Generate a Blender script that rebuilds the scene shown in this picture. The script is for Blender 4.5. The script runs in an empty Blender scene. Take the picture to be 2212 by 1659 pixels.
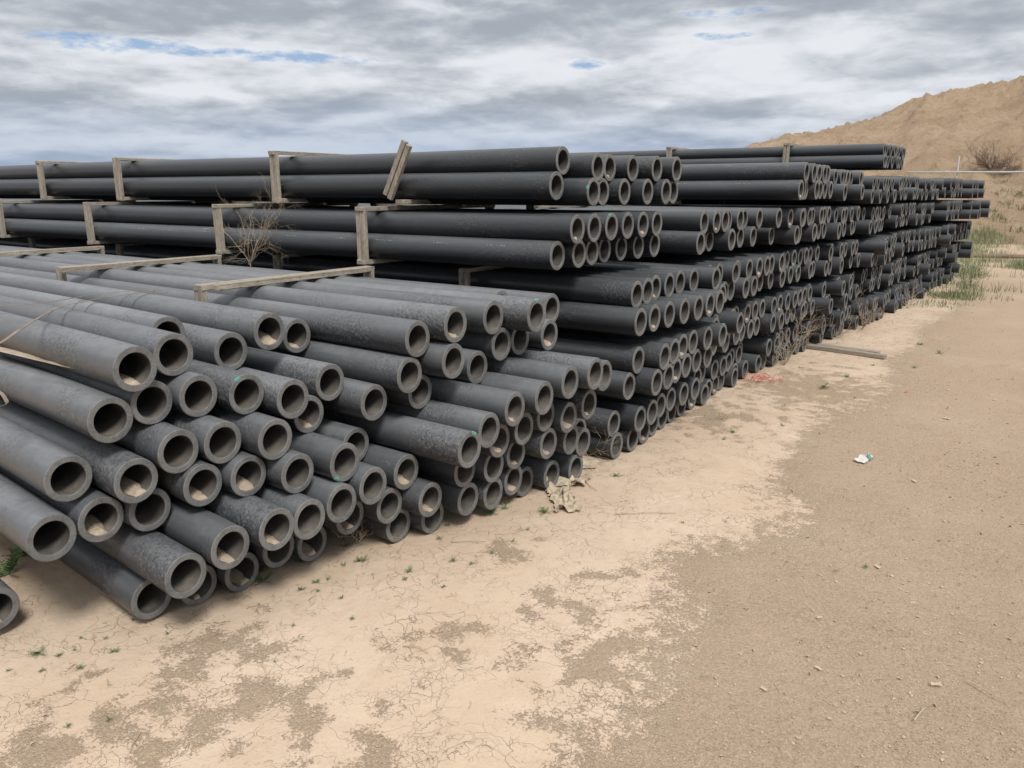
import bpy, bmesh, math, random
import numpy as np
from mathutils import Vector, Matrix, noise, Euler
from mathutils.bvhtree import BVHTree
random.seed(7); rng=np.random.default_rng(7)
C=bpy.context.scene.collection
H=1.6
YAW=math.radians(34.4); PIT=math.atan(419.5/1662)
FX,FY=-math.sin(YAW),math.cos(YAW); RX,RY=math.cos(YAW),math.sin(YAW)
cp,sp=math.cos(PIT),math.sin(PIT)
def ray(u,v):
    r=(u-1106)/1662; q=(v-829.5)/1662
    f=cp-sp*q; dn=sp+cp*q
    return (FX*f+RX*r, FY*f+RY*r, -dn)
def at(u,v,z=0.0):
    d=ray(u,v); t=(z-H)/d[2]
    return Vector((d[0]*t,d[1]*t,z))
def att(u,v,t):
    d=ray(u,v); return Vector((d[0]*t,d[1]*t,H+d[2]*t))
def proj(x,y,z):
    f=FX*x+FY*y; r=RX*x+RY*y; d=H-z
    dep=f*cp+d*sp; dn=d*cp-f*sp
    return 1106+1662*r/dep, 829.5+1662*dn/dep
def x_from_u(u,y,z):
    r=(u-1106)/1662; d=H-z
    return (r*(FY*cp*y+sp*d)-RY*y)/(RX-r*FX*cp)

# ------------------------------------------------------------ materials
def mat(name):
    m=bpy.data.materials.new(name); m.use_nodes=True
    nt=m.node_tree; b=nt.nodes['Principled BSDF']
    return m,nt,b
class N:
    def __init__(s,nt): s.nt=nt
    def n(s,t,ins=None,**kw):
        x=s.nt.nodes.new(t)
        for k,v in kw.items(): setattr(x,k,v)
        for k,v in (ins or {}).items():
            if isinstance(v,bpy.types.NodeSocket): s.nt.links.new(v,x.inputs[k])
            else: x.inputs[k].default_value=v
        return x
    def noise(s,vec,scale,detail=4,rough=.55,dist=0):
        return s.n('ShaderNodeTexNoise',{'Vector':vec,'Scale':scale,'Detail':detail,'Roughness':rough,'Distortion':dist}).outputs['Fac']
    def ramp(s,f,a,b,va=0.,vb=1.):
        x=s.n('ShaderNodeMapRange',{'Value':f,'From Min':a,'From Max':b,'To Min':va,'To Max':vb}); return x.outputs[0]
    def m(s,op,a,b=0.):
        return s.n('ShaderNodeMath',{0:a,1:b},operation=op).outputs[0]
    def vm(s,op,a,b):
        return s.n('ShaderNodeVectorMath',{0:a,1:b},operation=op).outputs[0]
    def mix(s,f,a,b):
        x=s.n('ShaderNodeMix',data_type='RGBA')
        for i,v in ((0,f),(6,a),(7,b)):
            if isinstance(v,bpy.types.NodeSocket): s.nt.links.new(v,x.inputs[i])
            else: x.inputs[i].default_value=(v if i==0 else (*v,1)) 
        return x.outputs[2]
    def bump(s,h,strength,dist,normal=None):
        x=s.n('ShaderNodeBump',{'Height':h,'Strength':strength,'Distance':dist})
        if normal: s.nt.links.new(normal,x.inputs['Normal'])
        return x.outputs[0]
    def link(s,a,b): s.nt.links.new(a,b)

def objvec(k):
    tc=k.n('ShaderNodeTexCoord'); oi=k.n('ShaderNodeObjectInfo')
    off=k.n('ShaderNodeVectorMath',{0:(13.7,9.1,5.3)},operation='SCALE'); k.link(oi.outputs['Random'],off.inputs['Scale'])
    v=k.vm('ADD',tc.outputs['Object'],off.outputs[0])
    return tc.outputs['Object'],v,oi

def pipe_mats():
    out=[]
    m,nt,b=mat('black_poly_pipe'); k=N(nt)
    raw,v,oi=objvec(k)
    col=k.n('ShaderNodeSeparateColor',{0:oi.outputs['Color']})
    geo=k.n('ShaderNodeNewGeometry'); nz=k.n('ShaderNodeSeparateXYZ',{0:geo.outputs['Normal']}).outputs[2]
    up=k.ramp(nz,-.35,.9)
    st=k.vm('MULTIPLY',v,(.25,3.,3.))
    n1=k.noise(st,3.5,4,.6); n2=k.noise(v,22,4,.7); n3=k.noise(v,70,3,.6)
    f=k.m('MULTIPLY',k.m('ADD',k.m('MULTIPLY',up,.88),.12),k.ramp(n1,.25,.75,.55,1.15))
    f=k.m('MULTIPLY',f,k.ramp(n2,.3,.7,.85,1.12))
    f=k.m('MULTIPLY',f,col.outputs[0])
    xs=k.n('ShaderNodeSeparateXYZ',{0:raw}).outputs[0]
    near=k.ramp(xs,-1.5,-.1,.06,1.)
    patch=k.m('MULTIPLY',k.m('MULTIPLY',near,col.outputs[1]),k.ramp(k.noise(v,3.,3),.44,.64))
    spots=k.m('MULTIPLY',k.ramp(n3,.54,.61),patch)
    pits=k.m('MULTIPLY',k.ramp(n3,.46,.39),patch)
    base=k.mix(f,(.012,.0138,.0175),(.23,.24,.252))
    base=k.mix(k.m('MULTIPLY',spots,.38),base,(.24,.23,.215))
    base=k.mix(k.m('MULTIPLY',pits,.45),base,(.03,.03,.032))
    scr=k.ramp(k.noise(k.vm('MULTIPLY',v,(1.5,40.,40.)),2.,3,.6),.66,.72)
    base=k.mix(k.m('MULTIPLY',scr,.14),base,(.22,.22,.22))
    k.link(base,b.inputs['Base Color'])
    k.link(k.ramp(f,0,.6,.32,.52),b.inputs['Roughness'])
    hh=k.m('ADD',k.m('MULTIPLY',n2,.22),k.m('SUBTRACT',k.m('MULTIPLY',spots,1.),pits))
    k.link(k.bump(hh,.6,.004),b.inputs['Normal'])
    out.append(m)
    m,nt,b=mat('cut_pipe_end'); k=N(nt); raw,v,oi=objvec(k)
    n1=k.noise(v,14,5,.65); n2=k.noise(v,120,3,.7)
    base=k.mix(k.ramp(n1,.3,.7),(.088,.090,.091),(.185,.184,.179))
    base=k.mix(k.ramp(n2,.5,.7,0,.4),base,(.265,.255,.235))
    k.link(base,b.inputs['Base Color']); b.inputs['Roughness'].default_value=.85
    k.link(k.bump(n2,.6,.003),b.inputs['Normal']); out.append(m)
    m,nt,b=mat('pipe_bore'); k=N(nt); raw,v,oi=objvec(k)
    col=k.n('ShaderNodeSeparateColor',{0:oi.outputs['Color']})
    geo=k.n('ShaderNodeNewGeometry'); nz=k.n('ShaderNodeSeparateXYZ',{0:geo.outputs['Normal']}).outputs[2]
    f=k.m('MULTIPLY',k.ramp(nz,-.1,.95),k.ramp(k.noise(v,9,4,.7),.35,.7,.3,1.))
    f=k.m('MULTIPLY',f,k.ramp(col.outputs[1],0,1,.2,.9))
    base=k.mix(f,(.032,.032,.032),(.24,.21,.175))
    base=k.mix(k.ramp(k.noise(v,60,3),.55,.7,0,.3),base,(.11,.103,.093))
    k.link(base,b.inputs['Base Color']); b.inputs['Roughness'].default_value=.7; out.append(m)
    return out
PM=pipe_mats()
def simple(name,c1,c2,scale=8,rough=.85,bump=.3,stretch=(1,1,1),c3=None,bd=.004):
    m,nt,b=mat(name); k=N(nt); raw,v,oi=objvec(k)
    v=k.vm('MULTIPLY',v,stretch)
    n=k.noise(v,scale,6,.65); n2=k.noise(v,scale*6,3,.6)
    base=k.mix(k.ramp(n,.3,.7),c1,c2)
    if c3: base=k.mix(k.ramp(n2,.52,.68),base,c3)
    k.link(base,b.inputs['Base Color']); b.inputs['Roughness'].default_value=rough
    k.link(k.bump(k.m('ADD',n,n2),bump,bd),b.inputs['Normal'])
    return m
wa,wb,wc=(.22,.19,.15),(.44,.385,.31),(.13,.11,.09)
WOODX=simple('weathered_timber_lengthwise',wa,wb,2.2,.85,.5,(2,18,18),wc)
WOODY=simple('weathered_timber_across',wa,wb,2.2,.85,.5,(18,2,18),wc)
WOODZ=simple('weathered_timber_upright',wa,wb,2.2,.85,.5,(18,18,2),wc)
SAND=simple('sand_fill',(.32,.255,.185),(.48,.39,.30),20,.95,.6)
PAINT=simple('teal_paint',(.06,.20,.17),(.14,.35,.30),30,.8,.3,(1,1,1),(.13,.14,.135))
INK=simple('white_ink',(.26,.26,.26),(.50,.50,.50),60,.7)
STRAP=simple('rusty_strap',(.13,.095,.07),(.27,.22,.17),12,.7)
DRY=simple('dry_stems',(.36,.285,.20),(.56,.47,.35),9,.9)
GREEN=simple('weed_leaf',(.06,.14,.045),(.13,.23,.08),15,.7)
GRASSM=simple('grass_blade',(.14,.18,.085),(.30,.30,.17),1.2,.8)
CLOTH=simple('faded_tarp',(.42,.345,.245),(.55,.47,.355),9,.9,.5,(1,1,1),(.30,.235,.165))
PAPER=simple('paper_scrap',(.50,.50,.46),(.64,.62,.57),14,.9)
TANP=simple('tan_scrap',(.46,.36,.25),(.58,.48,.36),14,.9)
RED=simple('red_netting',(.55,.06,.04),(.68,.14,.10),14,.7)
GALV=simple('galvanised_steel',(.30,.31,.32),(.42,.42,.43),8,.6)
BUSH=simple('dry_bush',(.15,.10,.075),(.26,.195,.145),4,.95)
TUFT=simple('dry_tuft',(.24,.22,.13),(.40,.34,.22),2,.95)
CLODM=simple('dirt_clod',(.38,.285,.195),(.56,.45,.33),3,.95,.5)
DEB=simple('plant_debris',(.20,.15,.10),(.46,.37,.26),6,.95)

# ------------------------------------------------------------ helpers
def link_mesh(name,verts,faces,mats,parent=None,smooth=False,midx=None):
    me=bpy.data.meshes.new(name); me.from_pydata([tuple(v) for v in verts],[],faces)
    for m in (mats if isinstance(mats,list) else [mats]): me.materials.append(m)
    if midx is not None: me.polygons.foreach_set('material_index',midx)
    if smooth: me.polygons.foreach_set('use_smooth',[True]*len(me.polygons))
    me.update()
    o=bpy.data.objects.new(name,me); C.objects.link(o)
    if parent: o.parent=parent
    return o
def tag(o,label=None,cat=None,group=None,kind=None):
    if label: o['label']=label
    if cat: o['category']=cat
    if group: o['group']=group
    if kind: o['kind']=kind
    return o
def empty(name,loc,rz=0):
    o=bpy.data.objects.new(name,None); o.empty_display_size=.1; C.objects.link(o); o.location=loc; o.rotation_euler=(0,0,rz); return o
def board(V,Fc,c,size,rot=None,wob=.002):
    bm=bmesh.new(); bmesh.ops.create_cube(bm,size=1)
    for v in bm.verts: v.co=Vector((v.co.x*size[0],v.co.y*size[1],v.co.z*size[2]))
    bmesh.ops.bevel(bm,geom=list(bm.edges),offset=min(size)*.09,segments=1,affect='EDGES')
    i0=len(V); M=rot or Matrix.Identity(3)
    bm.verts.index_update()
    for v in bm.verts:
        p=M@(v.co+Vector([random.uniform(-wob,wob) for _ in range(3)])); V.append(p+Vector(c))
    for f in bm.faces: Fc.append([i0+v.index for v in f.verts])
    bm.free()
def tube(V,Fc,pts,r0,r1,n=4):
    i0=len(V); L=len(pts)
    for i,p in enumerate(pts):
        a=pts[max(i-1,0)]; b=pts[min(i+1,L-1)]; d=(Vector(b)-Vector(a)).normalized()
        s=d.orthogonal().normalized(); t=d.cross(s); r=r0+(r1-r0)*i/(L-1)
        for j in range(n):
            an=2*math.pi*j/n; V.append(Vector(p)+s*math.cos(an)*r+t*math.sin(an)*r)
    for i in range(L-1):
        for j in range(n):
            a=i0+i*n+j; b=i0+i*n+(j+1)%n; Fc.append([a,b,b+n,a+n])
    Fc.append([i0+j for j in range(n)][::-1]); Fc.append([i0+(L-1)*n+j for j in range(n)])

# ------------------------------------------------------------ pipe geometry
RO,RI=.0825,.0590
def pipe_data(bow,L,n,ss,wav=0.):
    def cen(s): return (-s, bow*(1-math.exp(-s/3.)), wav*math.sin(s*.9))
    V=[];F=[];MI=[]
    prof=[(0,RI+.0025,1),(0,RO-.003,1),(.003,RO,0)]+[(s,RO,0) for s in ss]+[(L,RO,1),(L,RI,2)]+[(s,RI,2) for s in ss[::-1]]+[(.0035,RI,1)]
    for s,r,_ in prof:
        c=cen(s)
        for j in range(n):
            a=2*math.pi*j/n; V.append((c[0],c[1]+r*math.cos(a),c[2]+r*math.sin(a)))
    P=len(prof)
    for i in range(P):
        k=(i+1)%P
        mi=1
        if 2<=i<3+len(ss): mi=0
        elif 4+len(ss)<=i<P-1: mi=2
        for j in range(n):
            F.append((i*n+j,k*n+j,k*n+(j+1)%n,i*n+(j+1)%n)); MI.append(mi)
    return V,F,MI
def pipe_mesh(name,bow,wav=0):
    V,F,MI=pipe_data(bow,12.,40,[.12,.4,.8,1.4,2,2.8,3.6,4.6,5.6,7,8.5,10],wav)
    me=bpy.data.meshes.new(name); me.from_pydata(V,[],F)
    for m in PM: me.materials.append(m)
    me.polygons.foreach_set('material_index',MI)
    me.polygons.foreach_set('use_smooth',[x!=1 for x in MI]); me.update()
    bm=bmesh.new(); bm.from_mesh(me); bmesh.ops.recalc_face_normals(bm,faces=bm.faces)
    for e in bm.edges:
        if len(e.link_faces)==2 and e.link_faces[0].material_index!=e.link_faces[1].material_index: e.smooth=False
    bm.to_mesh(me); bm.free()
    return me
BOWS=[0,.04,.08,.12,.16,.20,.24,.28,.32]
PMESH={b:[pipe_mesh('pipe',b,w) for w in ((0,.006,-.006) if b==0 else (0,))] for b in BOWS}
def sand_mesh(seed):
    random.seed(seed); V=[];F=[]; nc=13; hmax=random.uniform(.5,1.05); sk=random.uniform(-.012,.012)
    S=[.006,.02,.04,.06,.09,.14,.2,.3,.45,.7,1.1]
    for i,s in enumerate(S):
        ph=hmax*(.42+.58*min(1,s/.12))*(1-.35*max(0,(s-.2)))*random.uniform(.85,1.1)
        ph=max(ph,.2)
        for j in range(nc):
            w=(RI-.0012)*math.sin(ph); y=w*(2*j/(nc-1)-1)
            z=-(RI-.0012)*math.cos(ph)
            if 0<j<nc-1: z+=random.uniform(-.003,.005)+.008*math.cos(math.pi*(j/(nc-1)-.5))+sk*math.sin(math.pi*j/(nc-1))*(2*j/(nc-1)-1)
            V.append((-s,y,z))
    for i in range(len(S)-1):
        for j in range(nc-1):
            a=i*nc+j; F.append((a,a+1,a+nc+1,a+nc))
    i0=len(V)
    for j in range(nc):
        yy=V[j][1]; V.append((-.003,yy,-math.sqrt(max((RI-.001)**2-yy*yy,0))))
    for j in range(nc-1): F.append((j,i0+j,i0+j+1,j+1))
    me=bpy.data.meshes.new('sand'); me.from_pydata(V,[],F); me.materials.append(SAND)
    me.polygons.foreach_set('use_smooth',[True]*len(F)); me.update(); return me
SANDS=[sand_mesh(i) for i in range(6)]
def paint_mesh(seed):
    random.seed(seed); V=[];F=[]; n=9; w=random.uniform(.14,.24)
    for j in range(n):
        a=math.pi/2-w+2*w*j/(n-1); e=1-abs(2*j/(n-1)-1)**2
        r0=RI+.005+(1-e)*.008+random.uniform(0,.004); r1=RO-.0035
        V+= [(.0012,r0*math.cos(a),r0*math.sin(a)),(.0012,r1*math.cos(a),r1*math.sin(a)),(-.003,(RO+.0008)*math.cos(a),(RO+.0008)*math.sin(a)),(-.006-.008*e*random.random(),(RO+.0008)*math.cos(a),(RO+.0008)*math.sin(a))]
    for j in range(n-1):
        for q in range(3): a=j*4+q; F.append((a,a+1,a+5,a+4))
    me=bpy.data.meshes.new('paint_mark'); me.from_pydata(V,[],F); me.materials.append(PAINT); me.update(); return me
PAINTS=[paint_mesh(i) for i in range(3)]
def ink_mesh(seed):
    random.seed(seed); V=[];F=[]; s=.12
    while s<5:
        for w in range(random.randint(2,5)):
            for c in range(random.randint(2,7)):
                L=random.uniform(.003,.006); hgt=.0055 if random.random()<.8 else .003
                i0=len(V)
                if random.random()<.8:
                    for (ds,hh) in ((0,0),(L*.45,0),(L*.45,1),(0,1)):
                        a=(hh*hgt-.003)/RO; V.append((-(s+ds),(RO+.0007)*math.sin(a),(RO+.0007)*math.cos(a)))
                    F.append((i0,i0+1,i0+2,i0+3)); i0=len(V)
                    for (ds,hh) in ((0,.8),(L,.8),(L,1),(0,1)):
                        a=(hh*hgt-.003)/RO; V.append((-(s+ds),(RO+.0008)*math.sin(a),(RO+.0008)*math.cos(a)))
                    F.append((i0,i0+1,i0+2,i0+3))
                s+=L+.003
            s+=.014
        s+=random.uniform(.1,.5)
    me=bpy.data.meshes.new('print_line'); me.from_pydata(V,[],F); me.materials.append(INK); me.update(); return me
INKS=[ink_mesh(i) for i in range(3)]

ORD=['','first','second','third','fourth','fifth','sixth','seventh','eighth','ninth','tenth','eleventh','twelfth','thirteenth','fourteenth','fifteenth','sixteenth','seventeenth','eighteenth','nineteenth','twentieth','twenty-first','twenty-second','twenty-third','twenty-fourth']
npipe=0
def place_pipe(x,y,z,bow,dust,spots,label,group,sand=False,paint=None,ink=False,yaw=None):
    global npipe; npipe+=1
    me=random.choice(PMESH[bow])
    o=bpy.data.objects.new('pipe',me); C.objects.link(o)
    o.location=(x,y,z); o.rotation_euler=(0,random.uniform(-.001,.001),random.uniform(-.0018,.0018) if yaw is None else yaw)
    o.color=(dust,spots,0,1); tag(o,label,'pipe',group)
    if sand:
        s=bpy.data.objects.new('sand',random.choice(SANDS)); C.objects.link(s); s.parent=o; s.rotation_euler.x=random.uniform(-.25,.25)
    if paint is not None:
        s=bpy.data.objects.new('paint_mark',random.choice(PAINTS)); C.objects.link(s); s.parent=o; s.rotation_euler.x=paint
    if ink and bow==0:
        s=bpy.data.objects.new('print_line',random.choice(INKS)); C.objects.link(s); s.parent=o; s.rotation_euler.x=random.uniform(.1,1.1); s.location.x=-random.uniform(0,.2)
    return o

A=[(-10,1318,98),(329,1292,94),(119,1148,103),(432,1264,88),(417,1213,98),(227,1105,101),(300,1030,97),(150,1035,103),
(241,900,100),(290,805,100),(372,782,93),(505,740,85),(583,722,84),(363,728,82),(641,729,74),(320,898,92),(424,875,96),
(385,976,98),(481,960,95),(528,872,90),(634,866,87),(714,828,81),(811,855,80),(594,950,90),(660,926,83),(441,1048,97),
(340,1070,94),(536,1032,93),(645,1017,91),(750,985,86),(503,1177,97),(598,1150,95),(675,1111,90),(740,1085,88),
(805,1053,84),(840,1100,80),(930,1080,78),(530,1222,86),(680,1160,82),(755,1118,80),(600,1190,84),
(1012,982,81),(1018,1057,74),(1075,1040,72),(1060,915,80),(1000,1035,74),(1113,876,76),(1178,853,74),(1233,832,73),
(1083,948,74),(1133,925,72),(1178,907,70),(1230,895,69),(1275,866,68),(1287,797,72),(1305,832,68),
(1068,1000,72),(1117,978,71),(1187,958,70),(1115,1020,70),(1235,950,66),
(905,725,77),(930,692,74),(888,805,80),(922,780,76),(986,686,76),(983,765,78),(1040,745,75),(1066,681,74),(1085,655,70),
(1087,733,72),(1125,718,72),(1165,652,73),(1190,707,70),(880,1010,78)]
P=[]
for u,v,d in A:
    t=2*RO*1662/d; p=att(u,v,t)
    if p.z<RO: p=at(u,v,RO)
    P.append([p.y,p.z])
P0=np.array(P); P=P0.copy(); D=2*RO+.001
for it in range(900):
    if it<500: P+=(P0-P)*.02
    for i in range(len(P)):
        dv=P-P[i]; ds=np.hypot(dv[:,0],dv[:,1]); ds[i]=9
        for j in np.where(ds<D)[0]:
            n_=dv[j]/max(ds[j],1e-4); w=(D-ds[j])*.5
            P[i]-=n_*w*.5; P[j]+=n_*w*.5
    P[:,1]=np.clip(P[:,1],RO,1.005)
pl=[]
for (u,v,d),(y,z) in zip(A,P):
    best=min((( (proj(x,y,z)[0]-u)**2+(proj(x,y,z)[1]-v)**2),x) for x in np.arange(-3.3,-1.6,.01))
    pl.append((u,v,y,z,best[1]))
fills=[]
allp=[(y,z) for _,_,y,z,_ in pl]
for zz in np.arange(RO,1.01,.02):
    for yy in np.arange(1.45 if zz<.5 else 1.35,3.80,.015):
        if all(math.hypot(yy-a,zz-b)>D-.014 for a,b in allp):
            if zz>.8 and yy<1.55: continue
            if zz>.35 and yy>3.5: continue
            allp.append((yy,zz)); fills.append((yy,zz))
def fx(y,z):
    w=sorted((math.hypot(y-b,z-c),x) for _,_,b,c,x in pl)[:4]
    return sum(x for _,x in w)/4-random.uniform(.04,.22)
rows={}
ent=[(u,y,z,x,False) for u,v,y,z,x in pl]
for y,z in fills:
    x=fx(y,z); ent.append((proj(x,y,z)[0],y,z,x,True))
for e in ent:
    rows.setdefault(min(6,int(round((e[2]-.08)/.155))),[]).append(e)
rowname=['ground row','second row up','third row up','fourth row up','fifth row up','sixth row up','top row']
painted={(1165,652),(528,872),(750,985),(1012,982)}
for rk,lst in rows.items():
    lst.sort(key=lambda e:e[1])
    for i,(u,y,z,x,fill) in enumerate(lst):
        b=.32*min(1,max(0,(3.3-y)/2.0)); b=min(BOWS,key=lambda q:abs(q-b))
        dust=.84-.12*(y-1.2)/2.2+random.uniform(-.16,.10)-(.24*max(0,(.75-z)))
        pt=None
        for (pu,pv) in painted:
            if abs(pu-u)<.6: pt=random.choice([0,.5,-.4]) if pu!=750 else 2.4
        sd=(not fill) and random.random()<.32
        look='dusty grey pipe'+(' set back' if fill else (' with teal paint mark' if pt is not None else (' with sand inside' if sd else '')))
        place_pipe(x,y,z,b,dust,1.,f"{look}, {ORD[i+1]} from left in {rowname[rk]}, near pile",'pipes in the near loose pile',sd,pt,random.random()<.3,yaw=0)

def zl(k,up): return RO+.385*k+(.146 if up else 0)
TN=['bottom tier','second tier','third tier','fourth tier','fifth tier','sixth tier']
def bpipe(x,y,z,k,up,i,stack,dust=.3,**kw):
    s=random.random()<.15; pt=random.choice([0,.4,-.5,1.2]) if random.random()<.06 else None
    place_pipe(x,y,z,0,dust+random.uniform(-.07,.07),.45,
      f"black pipe, {ORD[i+1]} from left, {'upper' if up else 'lower'} row of {TN[k]}, {stack}"+(', teal mark' if pt is not None else ''),'pipes in the '+stack,s,pt,random.random()<.5)
B=[(0,0,4.05,.180,[1333,1368,1393,1412,1432,1452,1473]),
   (0,1,4.02,.180,[1327,1384,1410,1428,1450,1478,1503]),
   (1,0,4.05,.180,[1360,1420,1445,1462,1484,1506,1530]),
   (1,1,4.13,.180,[1380,1437,1458,1476,1498,1530,1562]),
   (2,0,4.08,.180,[1385,1415,1447,1480,1510,1535,1556]),
   (2,1,4.16,.180,[1377,1400,1417,1447,1470,1500,1548]),
   (3,0,3.78,.190,[1205,1252,1280,1307,1343,1380,1415]),
   (3,1,3.87,.190,[1248,1285,1322,1357,1390,1420]),
   (4,0,4.00,.190,[1203,1283,1303,1350,1400,1440,1455]),
   (4,1,4.10,.195,[1217,1293,1318,1368,1420,1463])]
for k,up,y0,sp_,us in B:
    for i,u in enumerate(us):
        y=y0+sp_*i; z=zl(k,up)
        if k==4 and i>0: z-=.035
        x=x_from_u(u,y,z); x=max(-2.9,min(-1.6,x))
        bpipe(x,y,z,k,up,i,'stack behind loose pile',.27 if k>2 else .36)
stacks=[('third stack',5.36,[-1.98,-1.98,-1.92,-2.0],.170),
        ('fourth stack',6.80,[-1.95,-1.9,-1.9,-1.88,-1.8],.170),
        ('fifth stack',8.24,[-1.84,-1.78,-1.82,-1.78,-1.80],.170),
        ('sixth stack',9.68,[-1.72,-1.74,-1.68,-1.72,-1.68],.170),
        ('seventh stack',11.12,[-1.64,-1.64,-1.60,-1.64,-1.62,-1.84],.170),
        ('eighth stack',12.56,[-1.54,-1.50,-1.48,-1.50,-1.48],.170),
        ('ninth stack',14.0,[-1.47,-1.40,-1.36,-1.36,-1.33],.170),
        ('tenth stack',15.45,[-1.38,-1.30,-1.24,-1.18,-1.15],.170)]
NW=8
COMP=[.002,.006,.012,.018,.012,.016,.010,.014]
farV=[];farF=[];farM=[]
fV,fF,fM=pipe_data(0,12.,20,[.4,3,7])
fV=np.array(fV); fF=np.array(fF); nf=0
yoff={};zoff={}
for si,(nm,y0,xs,spc) in enumerate(stacks):
    for k,xe in enumerate(xs):
        yj=y0+random.uniform(-.03,.03); yoff[(si,k)]=yj
        zo=-COMP[si]*k
        if si>=3 and k>=4: zo-=.025
        if k==5: zo+=.03
        zoff[(si,k)]=zo
        tw=random.uniform(-.02,.03); xb=xe+random.uniform(-.05,.05)
        for up in (0,1):
            for i in range(NW):
                y=yj+spc*i+(spc/2 if up else 0)+random.uniform(-.003,.003); z=zl(k,up)-(.004 if up else 0)+zo
                x=xb+tw*i*.5+random.gauss(0,.026)
                rr_=random.random()
                if rr_<.06: x-=random.uniform(.06,.18)
                elif rr_<.10: x+=random.uniform(.05,.13)
                elif si==7 and k in (1,3) and i==NW-1: x+=.22
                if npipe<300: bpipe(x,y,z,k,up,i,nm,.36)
                else:
                    farV.append(fV+np.array([x,y,z])); farF.append(fF+nf*len(fV)); farM.append(fM); nf+=1
me=bpy.data.meshes.new('distant_pipes')
VV=np.concatenate(farV); FF=np.concatenate(farF)
me.from_pydata(VV.tolist(),[],FF.tolist())
for m in PM: me.materials.append(m)
mi=np.concatenate(farM); me.polygons.foreach_set('material_index',mi); me.polygons.foreach_set('use_smooth',mi!=1); me.update()
bm=bmesh.new(); bm.from_mesh(me)
bmesh.ops.recalc_face_normals(bm,faces=bm.faces)
for e in bm.edges:
    if len(e.link_faces)==2 and e.link_faces[0].material_index!=e.link_faces[1].material_index: e.smooth=False
bm.to_mesh(me); bm.free()
o=bpy.data.objects.new('distant_pipes',me); C.objects.link(o); o.color=(.32,.3,0,1)
tag(o,'black pipes packed in the farther stacks towards the sand hill','pipes',kind='stuff')

# ------------------------------------------------------------ timber frames
def WOODX_for(s):
    return [WOODX,WOODY,WOODZ][max(range(3),key=lambda i:s[i])]
def frame(X,ya,yb,zb,zt,label,tilt=0,near_only=False,top=True,bottom=True):
    t=empty('timber_frame',(X,ya,zb)); tag(t,label,'timber frame','timber frames around the pipe bundles')
    def part(nm,c,size,rot=None):
        V=[];F=[]; board(V,F,(c[0]-X,c[1]-ya,c[2]-zb),size,rot); return link_mesh(nm,V,F,WOODX_for(size),t)
    L=yb-ya; j=lambda a: random.uniform(-a,a)
    if top:
        part('top_board',(X+j(.006),(ya+yb)/2+j(.006),zt+.0145),(.074,L+.078,.027),Matrix.Rotation(j(.006),3,'Z'))
    if bottom and zb>.1:
        part('bottom_board',(X+j(.006),(ya+yb)/2+j(.006),zb-.0175),(.074,L+.08,.030))
    hp=zt-zb+(.031 if top else 0)-.006
    rot=Matrix.Rotation(tilt,3,'Y'); zc=(zb+zt)/2+.01
    if zb>.1: hp+=.03; zc-=.015
    if tilt>.3: hp+=.05; zc+=.03
    for s in (-1,1):
        c=Vector((s*.021,0,0)); c=rot@c
        part('post',(X+c.x,ya-.020+j(.003)-(.021 if tilt>.3 else 0),zc+c.z+j(.006)),(.037,.030,hp),rot)
    if not near_only:
        part('post',(X,yb+.020,zc),(.074,.030,hp))
    return t
for u,y0_,l in ((428,2.38,'nearest'),(128,2.46,'middle'),(-110,2.46,'farthest')):
    X=x_from_u(u,y0_,1.11)
    frame(X,y0_+.03,3.60,.77,1.092,f'weathered timber frame across the near pile top, {l} of the three')
    V=[];F=[]; board(V,F,(0,0,0),(.04,1.15,.030),Matrix.Rotation(.03,3,'Z')); 
    o=link_mesh('loose_board',V,F,WOODY); o.location=(X+.068,3.0,1.107); tag(o,f'thin weathered board lying beside the {l} timber on the near pile','board')
for k,ya,us in ((4,3.915,[862,592,253,87]),(3,3.695,[780,470,190,0]),(2,3.99,[1003,600,260,70]),(1,3.96,[1000]),(0,3.94,[1000])):
    for i,u in enumerate(us):
        X=x_from_u(u,ya-.03,.385*k+.16)
        ln=(k==4 and i==0)
        frame(X,ya,ya+1.38,.385*k,.385*k+.3105,f"timber frame round {TN[k]} of stack behind loose pile, {ORD[i+1]} from pipe ends"+(', leaning' if ln else ''),tilt=(.50 if ln else random.uniform(-.03,.03)),top=not ln)
for si,(nm,y0,xs,spc) in enumerate(stacks):
    for k in range(len(xs)):
        last=(k==len(xs)-1); zo=zoff[(si,k)]
        Xs=[-3.4] if not last else [-3.4,-5.1,-7.2]
        if nm=='seventh stack' and k==5: Xs=[x_from_u(u,yoff[(si,k)]-.1,2.05) for u in (1698,1445)]
        for i,X in enumerate(Xs):
            frame(X,yoff[(si,k)]-RO,yoff[(si,k)]+spc*(NW-.5)+RO,.385*k+zo,.385*k+.3105+zo,f"timber frame round {TN[k]} of {nm}, {ORD[i+1]} from the pipe ends",top=(last or si<2),bottom=(k<4))

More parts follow.
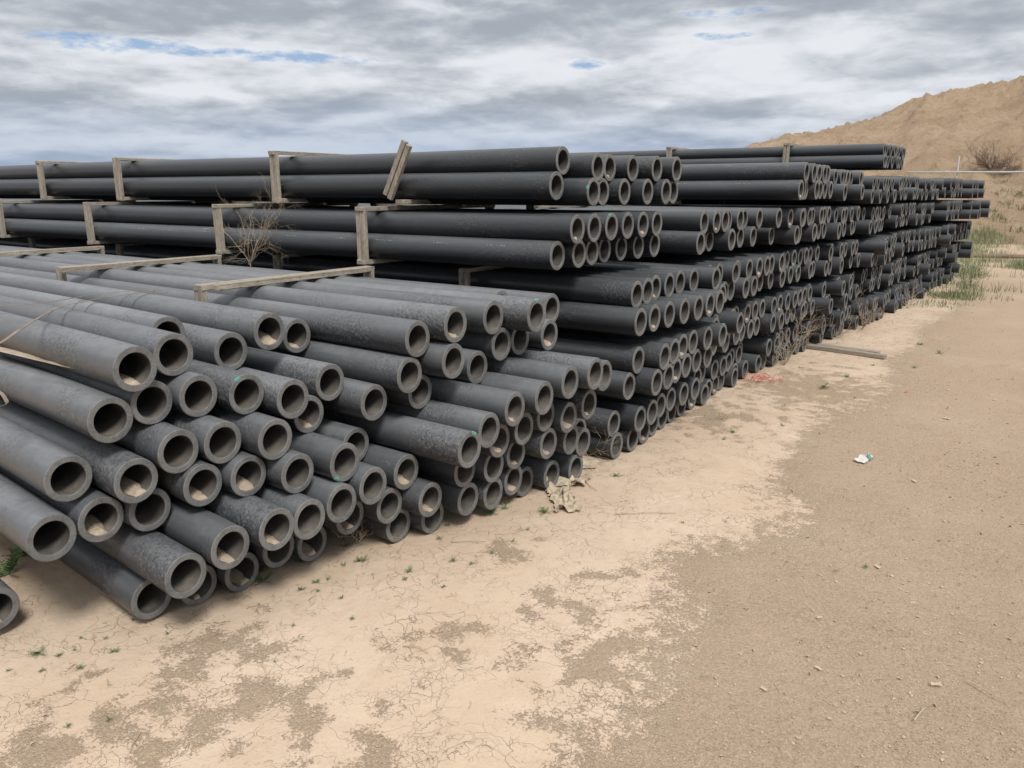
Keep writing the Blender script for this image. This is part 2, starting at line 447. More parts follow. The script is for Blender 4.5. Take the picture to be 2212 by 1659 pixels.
# ------------------------------------------------------------ straps
def ribbon(name,pts,w,label):
    V=[];F=[]; P_=[]
    for i in range(len(pts)-1):
        a=Vector(pts[i]); b=Vector(pts[i+1])
        for q in range(6): P_.append(a.lerp(b,q/6))
    P_.append(Vector(pts[-1]))
    for s in range(3):
        P_=[P_[0]]+[(P_[i-1]+P_[i]*2+P_[i+1])/4 for i in range(1,len(P_)-1)]+[P_[-1]]
    for i,p in enumerate(P_):
        d=(P_[min(i+1,len(P_)-1)]-P_[max(i-1,0)]); d.z=0; n_=Vector((-d.y,d.x,0)).normalized()*w/2
        V+=[p-n_,p+n_,p+n_-Vector((0,0,.0015)),p-n_-Vector((0,0,.0015))]
    for i in range(len(P_)-1):
        for q in range(4): F.append((i*4+q,i*4+(q+1)%4,i*4+4+(q+1)%4,i*4+4+q))
    return tag(link_mesh(name,V,F,STRAP,smooth=False),label,'strap')
ribbon('strap',[at(-60,765,1.05),at(0,742,1.095),at(55,702,1.12),at(130,660,1.11),at(240,640,1.1),at(350,626,1.1)],.012,'rusty strap curling over the near pile from left picture edge')
ribbon('strap',[at(-60,662,1.1),at(0,660,1.11),at(90,655,1.12),at(200,636,1.1),at(310,625,1.1),at(360,632,1.1)],.011,'thin straight rusty strap crossing near pile top behind the curled one')
ribbon('strap',[att(-20,835,2.75),att(5,850,2.62),att(18,872,2.6),att(-10,880,2.62)],.012,'short broken strap end hanging beside lowest pipes at left picture edge')

# ------------------------------------------------------------ ground
def fb(x,y,s,o=3,seed=0):
    a=0;w=1;t=0
    for i in range(o):
        a+=w*noise.noise(Vector((x*s+seed,y*s-seed,seed*.37))); t+=w; w*=.55; s*=2.1
    return a/t
blobs=[(470,1400,.15,.66),(420,1440,.10,.62),(950,1390,.11,.62),(1020,1360,.07,.58),(1230,1300,.13,.68),(1300,1250,.09,.58),(1260,1420,.15,.68),(300,1580,.22,.68),(560,1540,.15,.64),(640,1500,.10,.60),(60,1640,.2,.70),(800,1640,.12,.58),(1150,1560,.08,.58),(1540,900,.30,.7),(1760,840,.45,.9),(1100,1190,.10,.5),(330,1490,.06,.6)]
BL=[(at(u,v).x,at(u,v).y,r,s) for u,v,r,s in blobs]
def coarse(x,y):
    e=-1.05+.10*max(0,2.5-y)
    w=.5+(x-e)/.50+fb(x,y,1.5,5,3)*1.0
    for bx,by,r,s in BL:
        d=math.hypot((x-bx),(y-by)*.8)/r
        if d<2.6: w=max(w,s*(1.1-d*.6)+fb(x,y,7,5,8)*1.7)
    w2=fb(x,y,.9,4,20)*3.4-1.1
    if x>-.6: w=min(w,1.15-max(0,w2)*1.6)
    return max(0.,min(1.,w))
def gz(x,y):
    return .012*fb(x,y,.7,2,5)
def axis(lo,hi,step,far):
    a=list(np.arange(lo,hi,step)); s=step
    x=a[-1]
    while x<far: s*=1.22; x+=s; a.append(x)
    s=step;x=a[0];b=[]
    while x>-far: s*=1.22; x-=s; b.append(x)
    return b[::-1]+a
xs_=axis(-3.6,2.6,.024,700); ys_=axis(.3,8.5,.028,700)
nx,ny=len(xs_),len(ys_)
V=[];cv=[]
for y in ys_:
    for x in xs_:
        if abs(x)<14 and abs(y)<26:
            c=coarse(x,y); inn=1 if (-3.6<x<2.6 and .3<y<8.5) else 0
            z=gz(x,y)+(-.003*c+.003*c*noise.noise(Vector((x*22,y*22,0))) if inn else 0)
            if x<-1.95: z=min(z,-.001)
        else: c=.7;z=0
        V.append((x,y,z)); cv.append(c)
F=[(j*nx+i,j*nx+i+1,(j+1)*nx+i+1,(j+1)*nx+i) for j in range(ny-1) for i in range(nx-1)]
m,nt,b=mat('dry_mud_and_gravel'); k=N(nt)
tc=k.n('ShaderNodeTexCoord').outputs['Object']
att_=k.n('ShaderNodeAttribute',attribute_name='coarse').outputs['Fac']
nA=k.noise(tc,14,7,.72); nB=k.noise(tc,90,4,.72); nC=k.noise(tc,1.1,5,.6); nD=k.noise(tc,300,3,.7); nE=k.noise(tc,5,5,.65)
f0=k.m('ADD',att_,k.m('MULTIPLY',k.m('SUBTRACT',nA,.5),2.0)); f0=k.m('ADD',f0,k.m('MULTIPLY',k.m('SUBTRACT',nB,.5),1.4)); f=k.ramp(f0,.46,.82)
dist=k.n('ShaderNodeVectorMath',{0:k.n('ShaderNodeTexNoise',{'Vector':tc,'Scale':7.,'Detail':4.}).outputs['Color'],'Scale':.2},operation='SCALE').outputs[0]
cvv=k.vm('ADD',tc,dist)
vo=k.n('ShaderNodeTexVoronoi',{'Vector':cvv,'Scale':10.},feature='DISTANCE_TO_EDGE').outputs['Distance']
vo2=k.n('ShaderNodeTexVoronoi',{'Vector':cvv,'Scale':25.},feature='DISTANCE_TO_EDGE').outputs['Distance']
crk=k.m('MULTIPLY',k.ramp(vo,.0,.010,1,0),k.ramp(k.noise(tc,3.2,4,.6),.47,.62))
crk2=k.m('MULTIPLY',k.ramp(vo2,.0,.02,1,0),k.ramp(k.noise(tc,4.3,3),.52,.66))
crack=k.m('MULTIPLY',k.m('MAXIMUM',crk,k.m('MULTIPLY',crk2,.7)),k.m('SUBTRACT',1.,f))
mud=k.mix(k.ramp(nC,.3,.7),(.54,.412,.298),(.635,.512,.395))
mud=k.mix(k.ramp(nE,.38,.75,0,.55),mud,(.485,.365,.26))
mud=k.mix(k.ramp(nA,.52,.75,0,.45),mud,(.45,.335,.235))
mud=k.mix(k.ramp(nB,.58,.78,0,.35),mud,(.38,.285,.20))
edge_=k.m('MULTIPLY',k.ramp(f0,.15,.5),k.ramp(nB,.42,.60)); mud=k.mix(k.m('MULTIPLY',edge_,.5),mud,(.42,.31,.215))
grav=k.mix(k.ramp(nB,.3,.7),(.345,.25,.163),(.565,.435,.312))
vs=k.n('ShaderNodeTexVoronoi',{'Vector':tc,'Scale':170.}); vc=k.n('ShaderNodeSeparateColor',{0:vs.outputs['Color']})
grav=k.mix(k.ramp(vc.outputs[0],.72,.95,0,.6),grav,(.67,.54,.415))
grav=k.mix(k.ramp(vc.outputs[1],.82,.98,0,.50),grav,(.24,.175,.125))
grav=k.mix(k.ramp(nE,.35,.7,0,.45),grav,(.52,.395,.278))
grav=k.mix(k.ramp(nC,.45,.7,0,.4),grav,(.60,.47,.345))
sx=k.n('ShaderNodeSeparateXYZ',{0:tc}); xx=k.m('ADD',sx.outputs[0],k.m('MULTIPLY',k.noise(tc,.5,3),.5))
trk=k.m('MULTIPLY',k.m('SINE',k.m('MULTIPLY',xx,5.)),k.ramp(nE,.3,.6,.2,1.))
grav=k.mix(k.ramp(trk,.4,1.,0,.26),grav,(.37,.27,.18))
col=k.mix(k.m('MULTIPLY',f,.90),mud,grav); col=k.mix(k.m('MULTIPLY',crack,.40),col,(.27,.195,.135))
k.link(col,b.inputs['Base Color']); b.inputs['Roughness'].default_value=.95; b.inputs['Specular IOR Level'].default_value=.15
h=k.m('ADD',k.m('MULTIPLY',k.m('MULTIPLY',nB,f),1.1),k.m('MULTIPLY',k.m('MULTIPLY',nD,f),.6))
h=k.m('ADD',h,k.m('MULTIPLY',nA,.7)); h=k.m('ADD',h,k.m('MULTIPLY',nE,.8)); h=k.m('SUBTRACT',h,k.m('MULTIPLY',crack,.6))
h=k.m('ADD',h,k.m('MULTIPLY',nB,.15)); h=k.m('SUBTRACT',h,k.m('MULTIPLY',f,.5))
k.link(k.bump(h,.85,.012),b.inputs['Normal'])
g=link_mesh('ground',V,F,m,smooth=True); tag(g,kind='structure')
ca=g.data.attributes.new('coarse','FLOAT','POINT'); ca.data.foreach_set('value',cv)

ico=[Vector(v) for v in ((0,0,1),(.9,0,.3),(.28,.85,.3),(-.73,.53,.3),(-.73,-.53,.3),(.28,-.85,.3),(.7,.5,-.4),(-.27,.85,-.4),(-.9,0,-.4),(-.27,-.85,-.4),(.7,-.5,-.4))]
icf=[(0,1,2),(0,2,3),(0,3,4),(0,4,5),(0,5,1),(1,6,2),(2,6,7),(2,7,3),(3,7,8),(3,8,4),(4,8,9),(4,9,5),(5,9,10),(5,10,1),(1,10,6)]
V=[];F=[];cnt=0;random.seed(3)
while cnt<13000:
    u=random.uniform(-50,2300); v=random.uniform(640,1750)
    p=at(u,v)
    if p.x<-1.95 and random.random()<.8: continue
    c=coarse(p.x,p.y)
    if c<.45 and random.random()<.93: continue
    r=random.uniform(.001,.0028) if random.random()<.965 else random.uniform(.0035,.007)
    r*=1+.12*max(0,p.y-3)
    i0=len(V); R=Euler((random.random()*6,random.random()*6,random.random()*6)).to_matrix(); sc=Vector((random.uniform(.7,1.4),random.uniform(.7,1.4),random.uniform(.5,.9)))
    for q in ico:
        w=R@q; V.append((p.x+w.x*sc.x*r,p.y+w.y*sc.y*r,gz(p.x,p.y)-.002*c+r*.3+w.z*sc.z*r))
    for f_ in icf: F.append([i0+a for a in f_])
    cnt+=1
o=link_mesh('gravel',V,F,CLODM,smooth=False); tag(o,'loose pebbles and dirt clods scattered over the dry ground','gravel',kind='stuff')
V=[];F=[];random.seed(8)
for i in range(1000):
    if i<720:
        y=random.uniform(1.3,14); x=-2.75+.095*y+abs(random.gauss(0,.26)); 
    else:
        p=at(random.uniform(0,2200),random.uniform(700,1650)); x,y=p.x,p.y
    a=random.uniform(0,6.28); L=random.uniform(.008,.04)*(1.6 if y>5 else 1); z_=gz(x,y)+.003
    p0=Vector((x,y,z_)); p2=p0+Vector((math.cos(a)*L,math.sin(a)*L,random.uniform(0,.004))); tube(V,F,[p0,p0.lerp(p2,.5)+Vector((L*.1*random.uniform(-1,1),L*.1,.002)),p2],.0012,.0008,3)
tag(link_mesh('plant_debris',V,F,DEB),'bits of dry straw and stems littering the dirt by the pipes','debris',kind='stuff')

# ------------------------------------------------------------ hill
TAB=[(3,0),(9,1.3),(12,3.0),(15.5,4.4),(18.8,5.15),(21,5.45),(24.3,6.4),(26.5,7.5),(29,8.0),(31.9,8.55),(38,9.8),(50,9.5),(62,6),(74,0)]
def ridge(a):
    return float(np.interp(a,[t[0] for t in TAB],[t[1] for t in TAB]))
V=[];F=[];na,nr=480,190
for i in range(na):
    a=3+71*(i/(na-1)); R0=ridge(a)
    ca_=math.radians(a); dx=FX*math.cos(ca_)+RX*math.sin(ca_); dy=FY*math.cos(ca_)+RY*math.sin(ca_)
    for j in range(nr):
        t=j/(nr-1); r=25+ (t**1.15)*60; s=min(1,max(0,(r-27-2*fb(a*.2,0,1,2,4))/35)); s=s*s*(3-2*s)*.5+s*.5
        if r>66: s=max(0,1-(r-66)/40)
        hgt=R0*s; x,y=dx*r,dy*r
        amp=min(1,hgt/2.5)
        gul=abs(fb(a*.24+fb(x,y,.1,2,1)*.8,r*.03,1.,2,30))
        hgt+=amp*(fb(x,y,.13,3,11)*.5-gul*.9+.22-abs(fb(x,y,.45,4,17))*.5+fb(x,y,1.3,4,2)*.32+max(0,fb(x,y,2.0,2,9)-.15)*.7)
        V.append((x,y,hgt-.06*(1-min(1,hgt*3)) ))
for i in range(na-1):
    for j in range(nr-1):
        a=i*nr+j; F.append((a,a+nr,a+nr+1,a+1))
m,nt,b=mat('sandy_slope'); k=N(nt); tc=k.n('ShaderNodeTexCoord').outputs['Object']
n1=k.noise(tc,.35,6,.65); n2=k.noise(tc,1.6,7,.75); n3=k.noise(tc,5,6,.78)
c=k.mix(k.ramp(n1,.35,.65),(.50,.36,.235),(.64,.485,.335)); c=k.mix(k.ramp(n2,.48,.68,0,.55),c,(.40,.28,.175)); c=k.mix(k.ramp(n3,.55,.68,0,.6),c,(.27,.19,.12))
k.link(c,b.inputs['Base Color']); b.inputs['Roughness'].default_value=1; b.inputs['Specular IOR Level'].default_value=.1
k.link(k.bump(k.m('ADD',n2,k.m('MULTIPLY',n3,.8)),.9,.5),b.inputs['Normal'])
o=link_mesh('hill',V,F,m,smooth=True); tag(o,kind='structure')
bvh=BVHTree.FromPolygons([Vector(v) for v in V],F)
def onground(u,v):
    d=Vector(ray(u,v)).normalized(); hit=bvh.ray_cast(Vector((0,0,H)),d)[0]
    if hit is None: 
        return at(u,v) if d.z<-.001 else None
    if d.z<-.001:
        g_=at(u,v); 
        if (g_-Vector((0,0,H))).length< (hit-Vector((0,0,H))).length: return g_
    return hit

# ------------------------------------------------------------ vegetation
def grass(n,region,hmin,hmax,w,name,label,seed,mt=GRASSM,thr=-.02):
    random.seed(seed); V=[];F=[]
    for _ in range(n):
        u0,v0,u1,v1,sd=random.choice(region)
        u=random.gauss((u0+u1)/2,(u1-u0)/3.5); v=random.gauss((v0+v1)/2,(v1-v0)/3.5)
        p=onground(u,v)
        if p is None or p.z>4: continue
        if fb(p.x,p.y,.9,3,seed)<thr: continue
        for q in range(7):
            a=random.uniform(0,6.28); h=random.uniform(hmin,hmax)*sd*random.uniform(.5,1.1); lean=random.uniform(.2,.9)*h; bx=p.x+random.gauss(0,.09); by=p.y+random.gauss(0,.09)
            i0=len(V); dx,dy=math.cos(a),math.sin(a)
            V+=[(bx-dy*w,by+dx*w,p.z-.02),(bx+dy*w,by-dx*w,p.z-.02),(bx+dx*lean*.4+dy*w*.7,by+dy*lean*.4-dx*w*.7,p.z+h*.6),(bx+dx*lean*.4-dy*w*.7,by+dy*lean*.4+dx*w*.7,p.z+h*.6),(bx+dx*lean,by+dy*lean,p.z+h)]
            F+=[(i0,i0+1,i0+2,i0+3),(i0+3,i0+2,i0+4)]
    o=link_mesh(name,V,F,mt); tag(o,label,'grass',kind='stuff'); return o
grass(1800,[(2040,590,2170,640,1.0),(2060,520,2212,600,1.1),(2070,490,2180,540,1.2),(2060,500,2140,600,1.2),(2180,560,2240,590,1.),(2000,630,2090,660,.6)],.05,.22,.005,'grass','green weedy grass in front of the sand hill',5,thr=-.02)
grass(600,[(2080,430,2240,520,1.0),(2080,380,2240,480,.8),(2140,300,2260,420,.7)],.08,.22,.015,'sparse_grass','sparse dry tufts dotted over the lower hill slope',6,TUFT,.16)

def twiggy(hgt,n,spread,seed,r=.0022,base=.0,dep=3):
    random.seed(seed); V=[];F=[]
    def br(p,d,L,rr,dep):
        pts=[p]; 
        for i in range(4):
            d=(d+Vector([random.uniform(-.25,.25) for _ in range(3)])).normalized(); p=p+d*L/4; pts.append(p)
            if dep>0 and random.random()<.85:
                dd=(d+Vector([random.uniform(-.9,.9) for _ in range(3)])+Vector((0,0,.15))).normalized()
                br(p,dd,L*random.uniform(.4,.65),rr*.6,dep-1)
        tube(V,F,pts,rr,rr*.45,3)
    for i in range(n):
        a=random.uniform(0,6.28); d=Vector((math.cos(a)*spread,math.sin(a)*spread,1)).normalized()
        br(Vector((0,0,base)),d,hgt*random.uniform(.6,1),r,dep)
    if base: tube(V,F,[Vector((0,0,0)),Vector((.02,.01,base/2)),Vector((0,0,base))],r*1.6,r*1.2,5)
    return V,F
def dryplant(u,v,hgt,n,spread,seed,label,r=.0022,loc=None,base=0,name='dry_weed',mt=DRY,dep=3):
    V,F=twiggy(hgt,n,spread,seed,r,base,dep); o=link_mesh(name,V,F,mt); p=loc or at(u,v); o.location=p
    tag(o,label,'dry weed'); return o
dryplant(0,0,.40,12,.55,1,'tall bare dry weed standing between near pile and stack behind it',.0017,Vector((-4.80,3.61,0)),1.08,dep=4)
dryplant(1695,790,.42,10,.7,2,'large dry weed beside the plank at the foot of fourth stack',.003)
dryplant(1650,790,.25,7,1.0,22,'lower dry weed left of the large one by the red netting',.0025)
dryplant(1862,712,.34,9,.9,3,'dry weed at the foot of the fifth stack',.003)
dryplant(1810,730,.22,7,1.1,23,'dry weed just behind the long plank',.0025)
dryplant(1960,665,.3,7,.9,13,'small dry weed at the foot of the sixth stack',.003)
dryplant(770,1165,.16,7,1.3,4,'low dry weed by the near pile end, left of the single ground pipe',.0018)
dryplant(1270,985,.2,6,1.1,5,'dry twiggy weed leaning over the torn tarp',.0018)
dryplant(1208,985,.14,5,1.2,6,'small dry weed rooted under the pipe ends above the tarp',.0015)
dryplant(945,1112,.10,5,1.4,7,'tiny dry weed beside the single ground pipe',.0014)
dryplant(1070,1080,.10,5,1.4,8,'tiny dry weed between ground pipe and torn tarp',.0014)
dryplant(1560,905,.09,9,2.2,28,'flat dry weed spread over the dirt right of the ground pipes',.0016)
for (u,v,hg,n_,lb) in ((2140,366,.95,34,'large bare brown bush low on the sand hill'),(2168,378,.6,18,'small brown bush right of the large bush on the hill')):
    p=onground(u,v); V,F=twiggy(hg,n_,2.0,int(u),.014); o=link_mesh('hill_bush',V,F,BUSH); o.location=p; tag(o,lb,'bush')

def sprout_mesh(seed):
    random.seed(seed); V=[];F=[]
    for i in range(random.randint(8,13)):
        a=random.uniform(0,6.28); L=random.uniform(.5,1.); el=random.uniform(.15,1.1)
        d=Vector((math.cos(a)*math.cos(el),math.sin(a)*math.cos(el),math.sin(el))); s=Vector((-math.sin(a),math.cos(a),0))
        for q in range(5):
            b0=d*L*(.2+.16*q); 
            for sg in (-1,1):
                i0=len(V); tip=b0+(d*.12+s*sg*.14)*(1.1-q*.12); w=d*.035
                V+=[b0-w,b0+w,tip+w*.3+Vector((0,0,.02)),tip-w*.3]; F.append((i0,i0+1,i0+2,i0+3))
        i0=len(V); V+=[Vector((0,0,0))-s*.012,Vector((0,0,0))+s*.012,d*L+s*.01,d*L-s*.01]; F.append((i0,i0+1,i0+2,i0+3))
    me=bpy.data.meshes.new('weed_sprout'); me.from_pydata([tuple(v) for v in V],[],F); me.materials.append(GREEN); me.update(); return me
SM=[sprout_mesh(40+i) for i in range(5)]
spr=[(85,1412,.035),(128,1418,.016),(247,1408,.018),(228,1380,.012),(172,1445,.018),(175,1380,.010),(18,1450,.012),(90,1450,.012),(362,1370,.012),
(570,1255,.05),(560,1235,.03),(650,1275,.02),(683,1258,.018),(710,1252,.016),(648,1215,.03),(688,1278,.012),(738,1293,.014),(780,1212,.03),(742,1222,.018),(760,1338,.014),(745,1180,.028),
(885,1235,.022),(875,1252,.015),(950,1165,.022),(978,1212,.02),(1017,1220,.014),(1062,1195,.015),(967,1135,.018),(595,1430,.010),(237,1555,.014),(145,1570,.014),
(635,1352,.01),(958,1268,.012),(1108,1170,.016),(1140,1145,.012),(1180,1108,.04),(1330,1030,.03),(1060,1110,.04),(1090,1100,.03),(1475,1130,.012),(1585,935,.03),(1565,950,.02),(1780,838,.05),(1785,755,.05),(1830,815,.03),(1885,790,.025),(1690,920,.02),(1870,1225,.016),(1805,1235,.012),(160,1405,.01),(290,1340,.012),(330,1180,.02),(1988,745,.04),(2030,765,.05),(1975,795,.03)]
named={(85,1412):'largest ferny green sprout at the lower left of the mud',(570,1255):'tall green sprout in front of the near pile ground pipes',(780,1212):'bushy green sprout right of the low dry weed',(1180,1108):'green sprout just below the torn tarp',(1780,838):'green tuft on the small dirt patch past the red netting'}
for i,(u,v,s) in enumerate(spr):
    o=bpy.data.objects.new('weed_sprout',SM[i%5]); C.objects.link(o); o.location=at(u,v)+Vector((0,0,.001)); o.scale=(s*1.6,s*1.6,s*1.3); o.rotation_euler.z=random.uniform(0,6)
    tag(o,named.get((u,v),'small green weed sprout growing out of the bare dry ground'),'weed','green sprouts on the dry ground')
for u,v,s,l in ((20,1240,.16,'larger green weed behind the ground pipe at left edge'),(55,1200,.12,'green weed further back under the pipes at left edge')):
    o=bpy.data.objects.new('weed_sprout',SM[1]); C.objects.link(o); o.location=at(u,v); o.scale=(s,)*3; tag(o,l,'weed','green sprouts on the dry ground')

# ------------------------------------------------------------ litter
def crumple(name,nu,nv,w,l,amp,seed,mt,label,cat,loc,rz):
    random.seed(seed); V=[];F=[]
    for i in range(nu):
        for j in range(nv):
            x=(i/(nu-1)-.5)*l; y=(j/(nv-1)-.5)*w
            e=noise.noise(Vector((x/w*2.2+seed,y/w*2.2,0))); e2=noise.noise(Vector((x/w*6,y/w*6+seed,3)))
            edge=1+.25*noise.noise(Vector((i*.6,seed,0)))+.1*noise.noise(Vector((i*2.1,seed,0)))
            V.append((x+e*w*.25,y*edge*(.75+.35*noise.noise(Vector((x/w*1.5,seed,0))))+e2*w*.1,abs(e*1.3+.35*e2+.1)*amp+.004))
    for i in range(nu-1):
        for j in range(nv-1):
            a=i*nv+j; F.append((a,a+1,a+nv+1,a+nv))
    o=link_mesh(name,V,F,mt,smooth=True); o.location=loc; o.rotation_euler.z=rz
    tag(o,label,cat); return o
crumple('torn_tarp',70,34,.25,.42,.055,3,CLOTH,'crumpled torn beige tarp lying below the pipe ends','tarp',at(1190,1038),.45)
crumple('torn_tarp',60,24,.17,.32,.045,9,CLOTH,'second strip of torn beige tarp trailing nearer the camera','tarp',at(1215,1082),2.3)
crumple('torn_tarp',24,14,.16,.32,.035,12,CLOTH,'small rag of torn tarp tucked under the pipe ends','tarp',at(1230,1005),.5)
for i,(u,v,s,l,mt_) in enumerate([(1865,993,.15,'large white and green scrap of packaging on the gravel track',PAPER),(1768,1445,.026,'small pale scrap right of centre on the gravel',TANP),(2022,1480,.034,'pale wood chip scrap at lower right gravel',TANP),(1650,1490,.022,'pale crumpled scrap at lower centre right',TANP),(2045,905,.05,'pale scrap beside the red bits on the track',TANP),(1975,1040,.035,'thin pale scrap below the packaging scrap',TANP),(1770,1335,.024,'curled pale scrap in the middle of the gravel track',TANP),(1895,1225,.03,'greenish scrap beside a sprout on the track',TANP)]):
    crumple('litter_scrap',12,8,s*.6,s,s*.13,20+i,mt_,l,'scrap',at(u,v),random.uniform(0,3))
p=at(1868,993)
V=[];F=[]; board(V,F,(0,0,0),(.02,.05,.003)); o=link_mesh('litter_scrap',V,F,PAINT); o.location=p+Vector((.02,.03,.016)); o.rotation_euler=(.3,.2,.5); tag(o,'teal scrap lying on the packaging scrap','scrap')
a=at(1745,752); c_=at(1912,776)
for i,(dx,l) in enumerate(((0,'long weathered plank lying on the ground by the fourth stack'),(.10,'second plank lying against the long plank by the fourth stack'))):
    V=[];F=[]; L=(c_-a).length*(1 if i==0 else .8); board(V,F,(0,0,0),(L,.085,.038))
    o=link_mesh('plank',V,F,WOODX); o.location=(a+c_)/2+Vector((0,dx,.025)); o.rotation_euler.z=math.atan2(c_.y-a.y,c_.x-a.x)+.02*i; tag(o,l,'plank')
for i,(u0,v0,u1,v1,l) in enumerate([(280,1625,303,1580,'pale straw stick at the bottom left corner'),(870,1395,925,1410,'dark curved twig in the middle foreground'),(1975,1555,1995,1525,'pale stick at the bottom right'),(2090,1470,2180,1520,'long thin twig at lower right'),(1330,1110,1460,1108,'thin twig parallel to the pipe ends'),(1680,1085,1760,1095,'thin twig right of centre'),(1265,1040,1290,1060,'short flat stick right of the tarp'),(975,1170,1050,1168,'thin dry twig before the single ground pipe')]):
    a=at(u0,v0,.006); b_=at(u1,v1,.006); mdl=(a+b_)/2+Vector((random.uniform(-.02,.02),random.uniform(-.02,.02),.004)); V=[];F=[]
    tube(V,F,[a,a.lerp(mdl,.5),mdl,mdl.lerp(b_,.5)+Vector((.004,0,0)),b_],.0024,.0014,5); o=link_mesh('stick',V,F,DRY); tag(o,l,'stick')
random.seed(5);V=[];F=[]
for i in range(28):
    p=at(random.uniform(1618,1692),random.uniform(813,827),.01); q=p+Vector((random.uniform(-.08,.08),random.uniform(-.12,.12),random.uniform(0,.04)))
    tube(V,F,[p,p.lerp(q,.5)+Vector((0,0,random.uniform(0,.04))),q],.0022,.0022,4)
tag(link_mesh('red_netting',V,F,RED),'crumpled red plastic netting at the foot of third stack','netting')
V=[];F=[]
for i in range(4):
    p=at(random.uniform(1952,1960),random.uniform(840,850),.006); q=p+Vector((random.uniform(-.03,.03),random.uniform(-.06,.06),.01)); tube(V,F,[p,q],.002,.0015,4)
tag(link_mesh('red_netting',V,F,RED),'thin red strand of netting on the track','netting')
V=[];F=[]
for i in range(4):
    p=at(random.uniform(2035,2050),random.uniform(876,884),.006); q=p+Vector((random.uniform(-.03,.03),random.uniform(-.06,.06),.01)); tube(V,F,[p,q],.002,.0015,4)
tag(link_mesh('red_netting',V,F,RED),'few red plastic shreds further out on the track','netting')
t=empty('pipe_rail_fence',(0,0,0)); tag(t,'pale metal rail with an upright post in front of the sand hill','fence')
a=att(1960,372,20.); c_=att(2420,371,22.)
V=[];F=[]; tube(V,F,[a,c_],.026,.026,10); link_mesh('rail',V,F,GALV,t,True)
for u,topv in ((2073,336),(2330,360)):
    p=att(u,topv,20.4); V=[];F=[]; tube(V,F,[Vector((p.x,p.y,-.1)),p],.018,.018,8); link_mesh('post',V,F,GALV,t,True)
V=[];F=[]; tube(V,F,[at(2090,552,.08),at(2300,556,.08)],.05,.05,8); tag(link_mesh('ground_pole',V,F,BUSH),'long dark pole lying in the grass before the hill','pole')

# ------------------------------------------------------------ sky and sun
w=bpy.data.worlds.new("World"); bpy.context.scene.world=w; w.use_nodes=True; nt=w.node_tree; k=N(nt)
bg=nt.nodes['Background']
SE,SA=math.radians(52),math.radians(125)
sky=k.n('ShaderNodeTexSky',sky_type='NISHITA'); sky.sun_disc=False; sky.sun_elevation=SE; sky.sun_rotation=SA; sky.dust_density=1.2
tc=k.n('ShaderNodeTexCoord').outputs['Generated']
sep=k.n('ShaderNodeSeparateXYZ',{0:tc}); z=k.m('MAXIMUM',sep.outputs[2],0.)
lz=k.m('MULTIPLY',k.m('LOGARITHM',k.m('ADD',z,.07),math.e),2.2)
pv=k.n('ShaderNodeCombineXYZ',{0:k.m('MULTIPLY',sep.outputs[0],3.0),1:k.m('MULTIPLY',sep.outputs[1],3.0),2:lz}).outputs[0]
wrp=k.n('ShaderNodeVectorMath',{0:k.n('ShaderNodeTexNoise',{'Vector':pv,'Scale':3.,'Detail':4.}).outputs['Color'],'Scale':.25},operation='SCALE').outputs[0]
pw=k.vm('ADD',pv,wrp)
n1=k.noise(pw,.60,12,.52); n3=k.noise(k.vm('ADD',pw,(0.,0.,.26)),.60,12,.52)
p2=k.vm('ADD',k.vm('MULTIPLY',tc,(9.,9.,32.)),k.n('ShaderNodeVectorMath',{0:wrp,'Scale':1.5},operation='SCALE').outputs[0])
n2=k.noise(k.vm('ADD',p2,(7.3,2.1,4.)),.75,12,.55); n4=k.noise(k.vm('ADD',p2,(7.3,2.1,4.26)),.75,12,.55)
nb=k.noise(k.vm('ADD',pv,(3.,9.,1.)),.42,4,.5)
gap=None
for (u,v,wd,hd) in ((240,92,.060,.006),(440,110,.07,.004),(650,125,.055,.005),(1265,140,.016,.004),(1570,26,.035,.003),(1560,76,.025,.003)):
    g=Vector(ray(u,v)).normalized(); tg=Vector((-g.y,g.x,0)).normalized()
    d=k.n('ShaderNodeVectorMath',{0:tc,1:tuple(g)},operation='SUBTRACT').outputs[0]
    a_=k.m('DIVIDE',k.n('ShaderNodeVectorMath',{0:d,1:tuple(tg)},operation='DOT_PRODUCT').outputs['Value'],wd)
    b_=k.m('DIVIDE',k.m('SUBTRACT',sep.outputs[2],g.z),hd)
    rr=k.m('ADD',k.m('MULTIPLY',a_,a_),k.m('MULTIPLY',b_,b_))
    front=k.ramp(rr,0.,4.5,1.,0.)
    gap=front if gap is None else k.m('MAXIMUM',gap,front)
fine=k.noise(k.vm('MULTIPLY',tc,(18.,18.,60.)),1.6,8,.6)
gapm=k.ramp(k.m('ADD',gap,k.m('MULTIPLY',k.m('SUBTRACT',fine,.5),2.6)),.50,1.1)
cover=k.m('SUBTRACT',1.,k.m('MULTIPLY',k.m('MULTIPLY',gapm,k.ramp(gap,0.,.3)),.85))
e1=k.m('SUBTRACT',n1,n3); e2=k.m('SUBTRACT',n2,n4)
shade=k.m('ADD',.46,k.m('MULTIPLY',e1,5.4)); shade=k.m('ADD',shade,k.m('MULTIPLY',e2,1.7))
shade=k.m('ADD',shade,k.m('MULTIPLY',k.m('SUBTRACT',n2,.5),.7))
shade=k.m('ADD',shade,k.m('MULTIPLY',k.m('SUBTRACT',.5,nb),1.8))
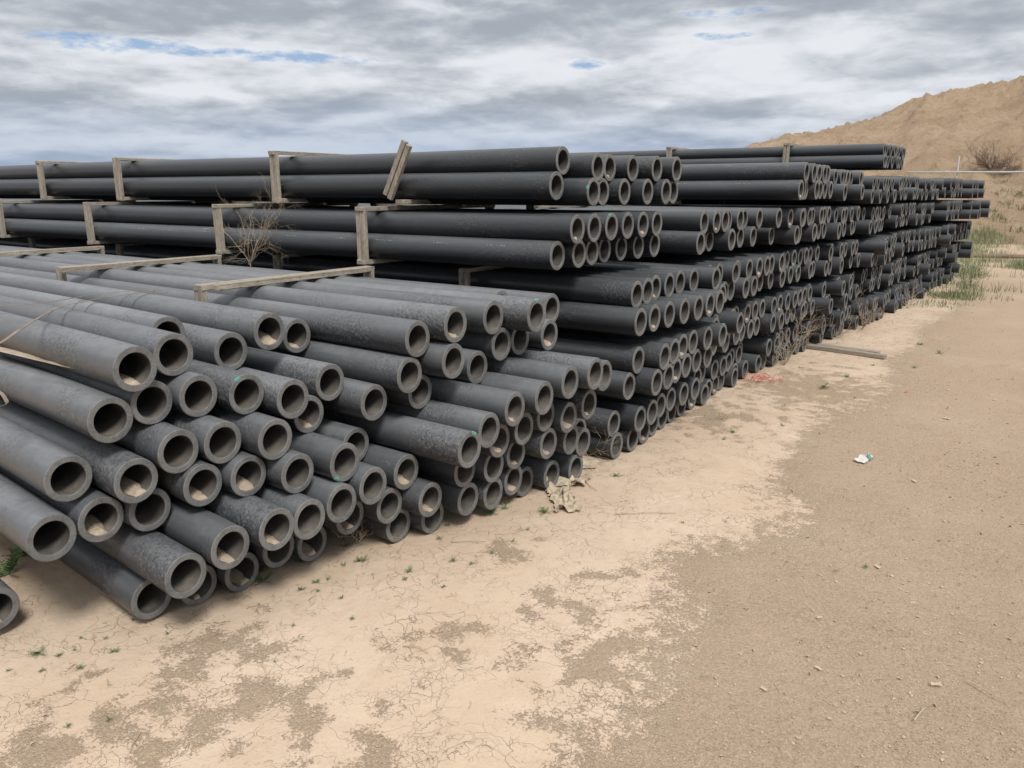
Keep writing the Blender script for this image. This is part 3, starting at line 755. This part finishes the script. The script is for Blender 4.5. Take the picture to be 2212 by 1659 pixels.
shade=k.m('SUBTRACT',shade,k.m('MULTIPLY',k.ramp(k.m('ADD',z,k.m('MULTIPLY',k.m('SUBTRACT',n1,.5),.12)),.155,.195),.36))
shade=k.m('ADD',shade,k.m('MULTIPLY',k.ramp(k.m('ABSOLUTE',k.m('SUBTRACT',z,.125)),0.,.05,1.,0.),.20))
shade=k.m('ADD',shade,k.m('MULTIPLY',gap,.3))
shade=k.n('ShaderNodeMapRange',{'Value':shade,'From Min':-.1,'From Max':1.05},interpolation_type='SMOOTHSTEP').outputs[0]
cl=k.mix(shade,(3.8,4.15,4.7),(8.0,8.3,8.75))
hi=k.ramp(z,.24,.7)
cl=k.mix(k.m('MULTIPLY',hi,.85),cl,(11.5,11.5,11.6))
left=k.ramp(k.n('ShaderNodeVectorMath',{0:tc,1:(-.95,.3,0.)},operation='DOT_PRODUCT').outputs['Value'],.45,1.,.40,.9)
haze=k.m('MULTIPLY',k.ramp(k.m('ADD',z,k.m('MULTIPLY',k.m('SUBTRACT',n1,.5),.14)),.015,.10,1.,0.),left)
cl=k.mix(haze,cl,(2.7,3.8,5.7))
blue=k.mix(.6,sky.outputs[0],(2.3,4.0,7.0))
out=k.mix(cover,blue,cl)
k.link(out,bg.inputs[0]); bg.inputs[1].default_value=.1
sd=bpy.data.lights.new('sun','SUN'); sd.energy=2.75; sd.angle=math.radians(14); sd.color=(1,.965,.91)
so=bpy.data.objects.new('sun',sd); C.objects.link(so)
dirv=Vector((math.sin(SA)*math.cos(SE),math.cos(SA)*math.cos(SE),math.sin(SE)))
so.rotation_euler=dirv.to_track_quat('Z','Y').to_euler(); so.location=(5,-5,20)
cd=bpy.data.cameras.new('camera'); cd.sensor_width=36; cd.lens=36*1662/2212; cd.clip_end=3000; cd.clip_start=.05
co=bpy.data.objects.new('camera',cd); C.objects.link(co); co.location=(0,0,H); co.rotation_euler=(math.pi/2-PIT,0,YAW)
sc=bpy.context.scene; sc.camera=co
sc.view_settings.view_transform='Standard'; sc.view_settings.look='None'; sc.view_settings.exposure=0
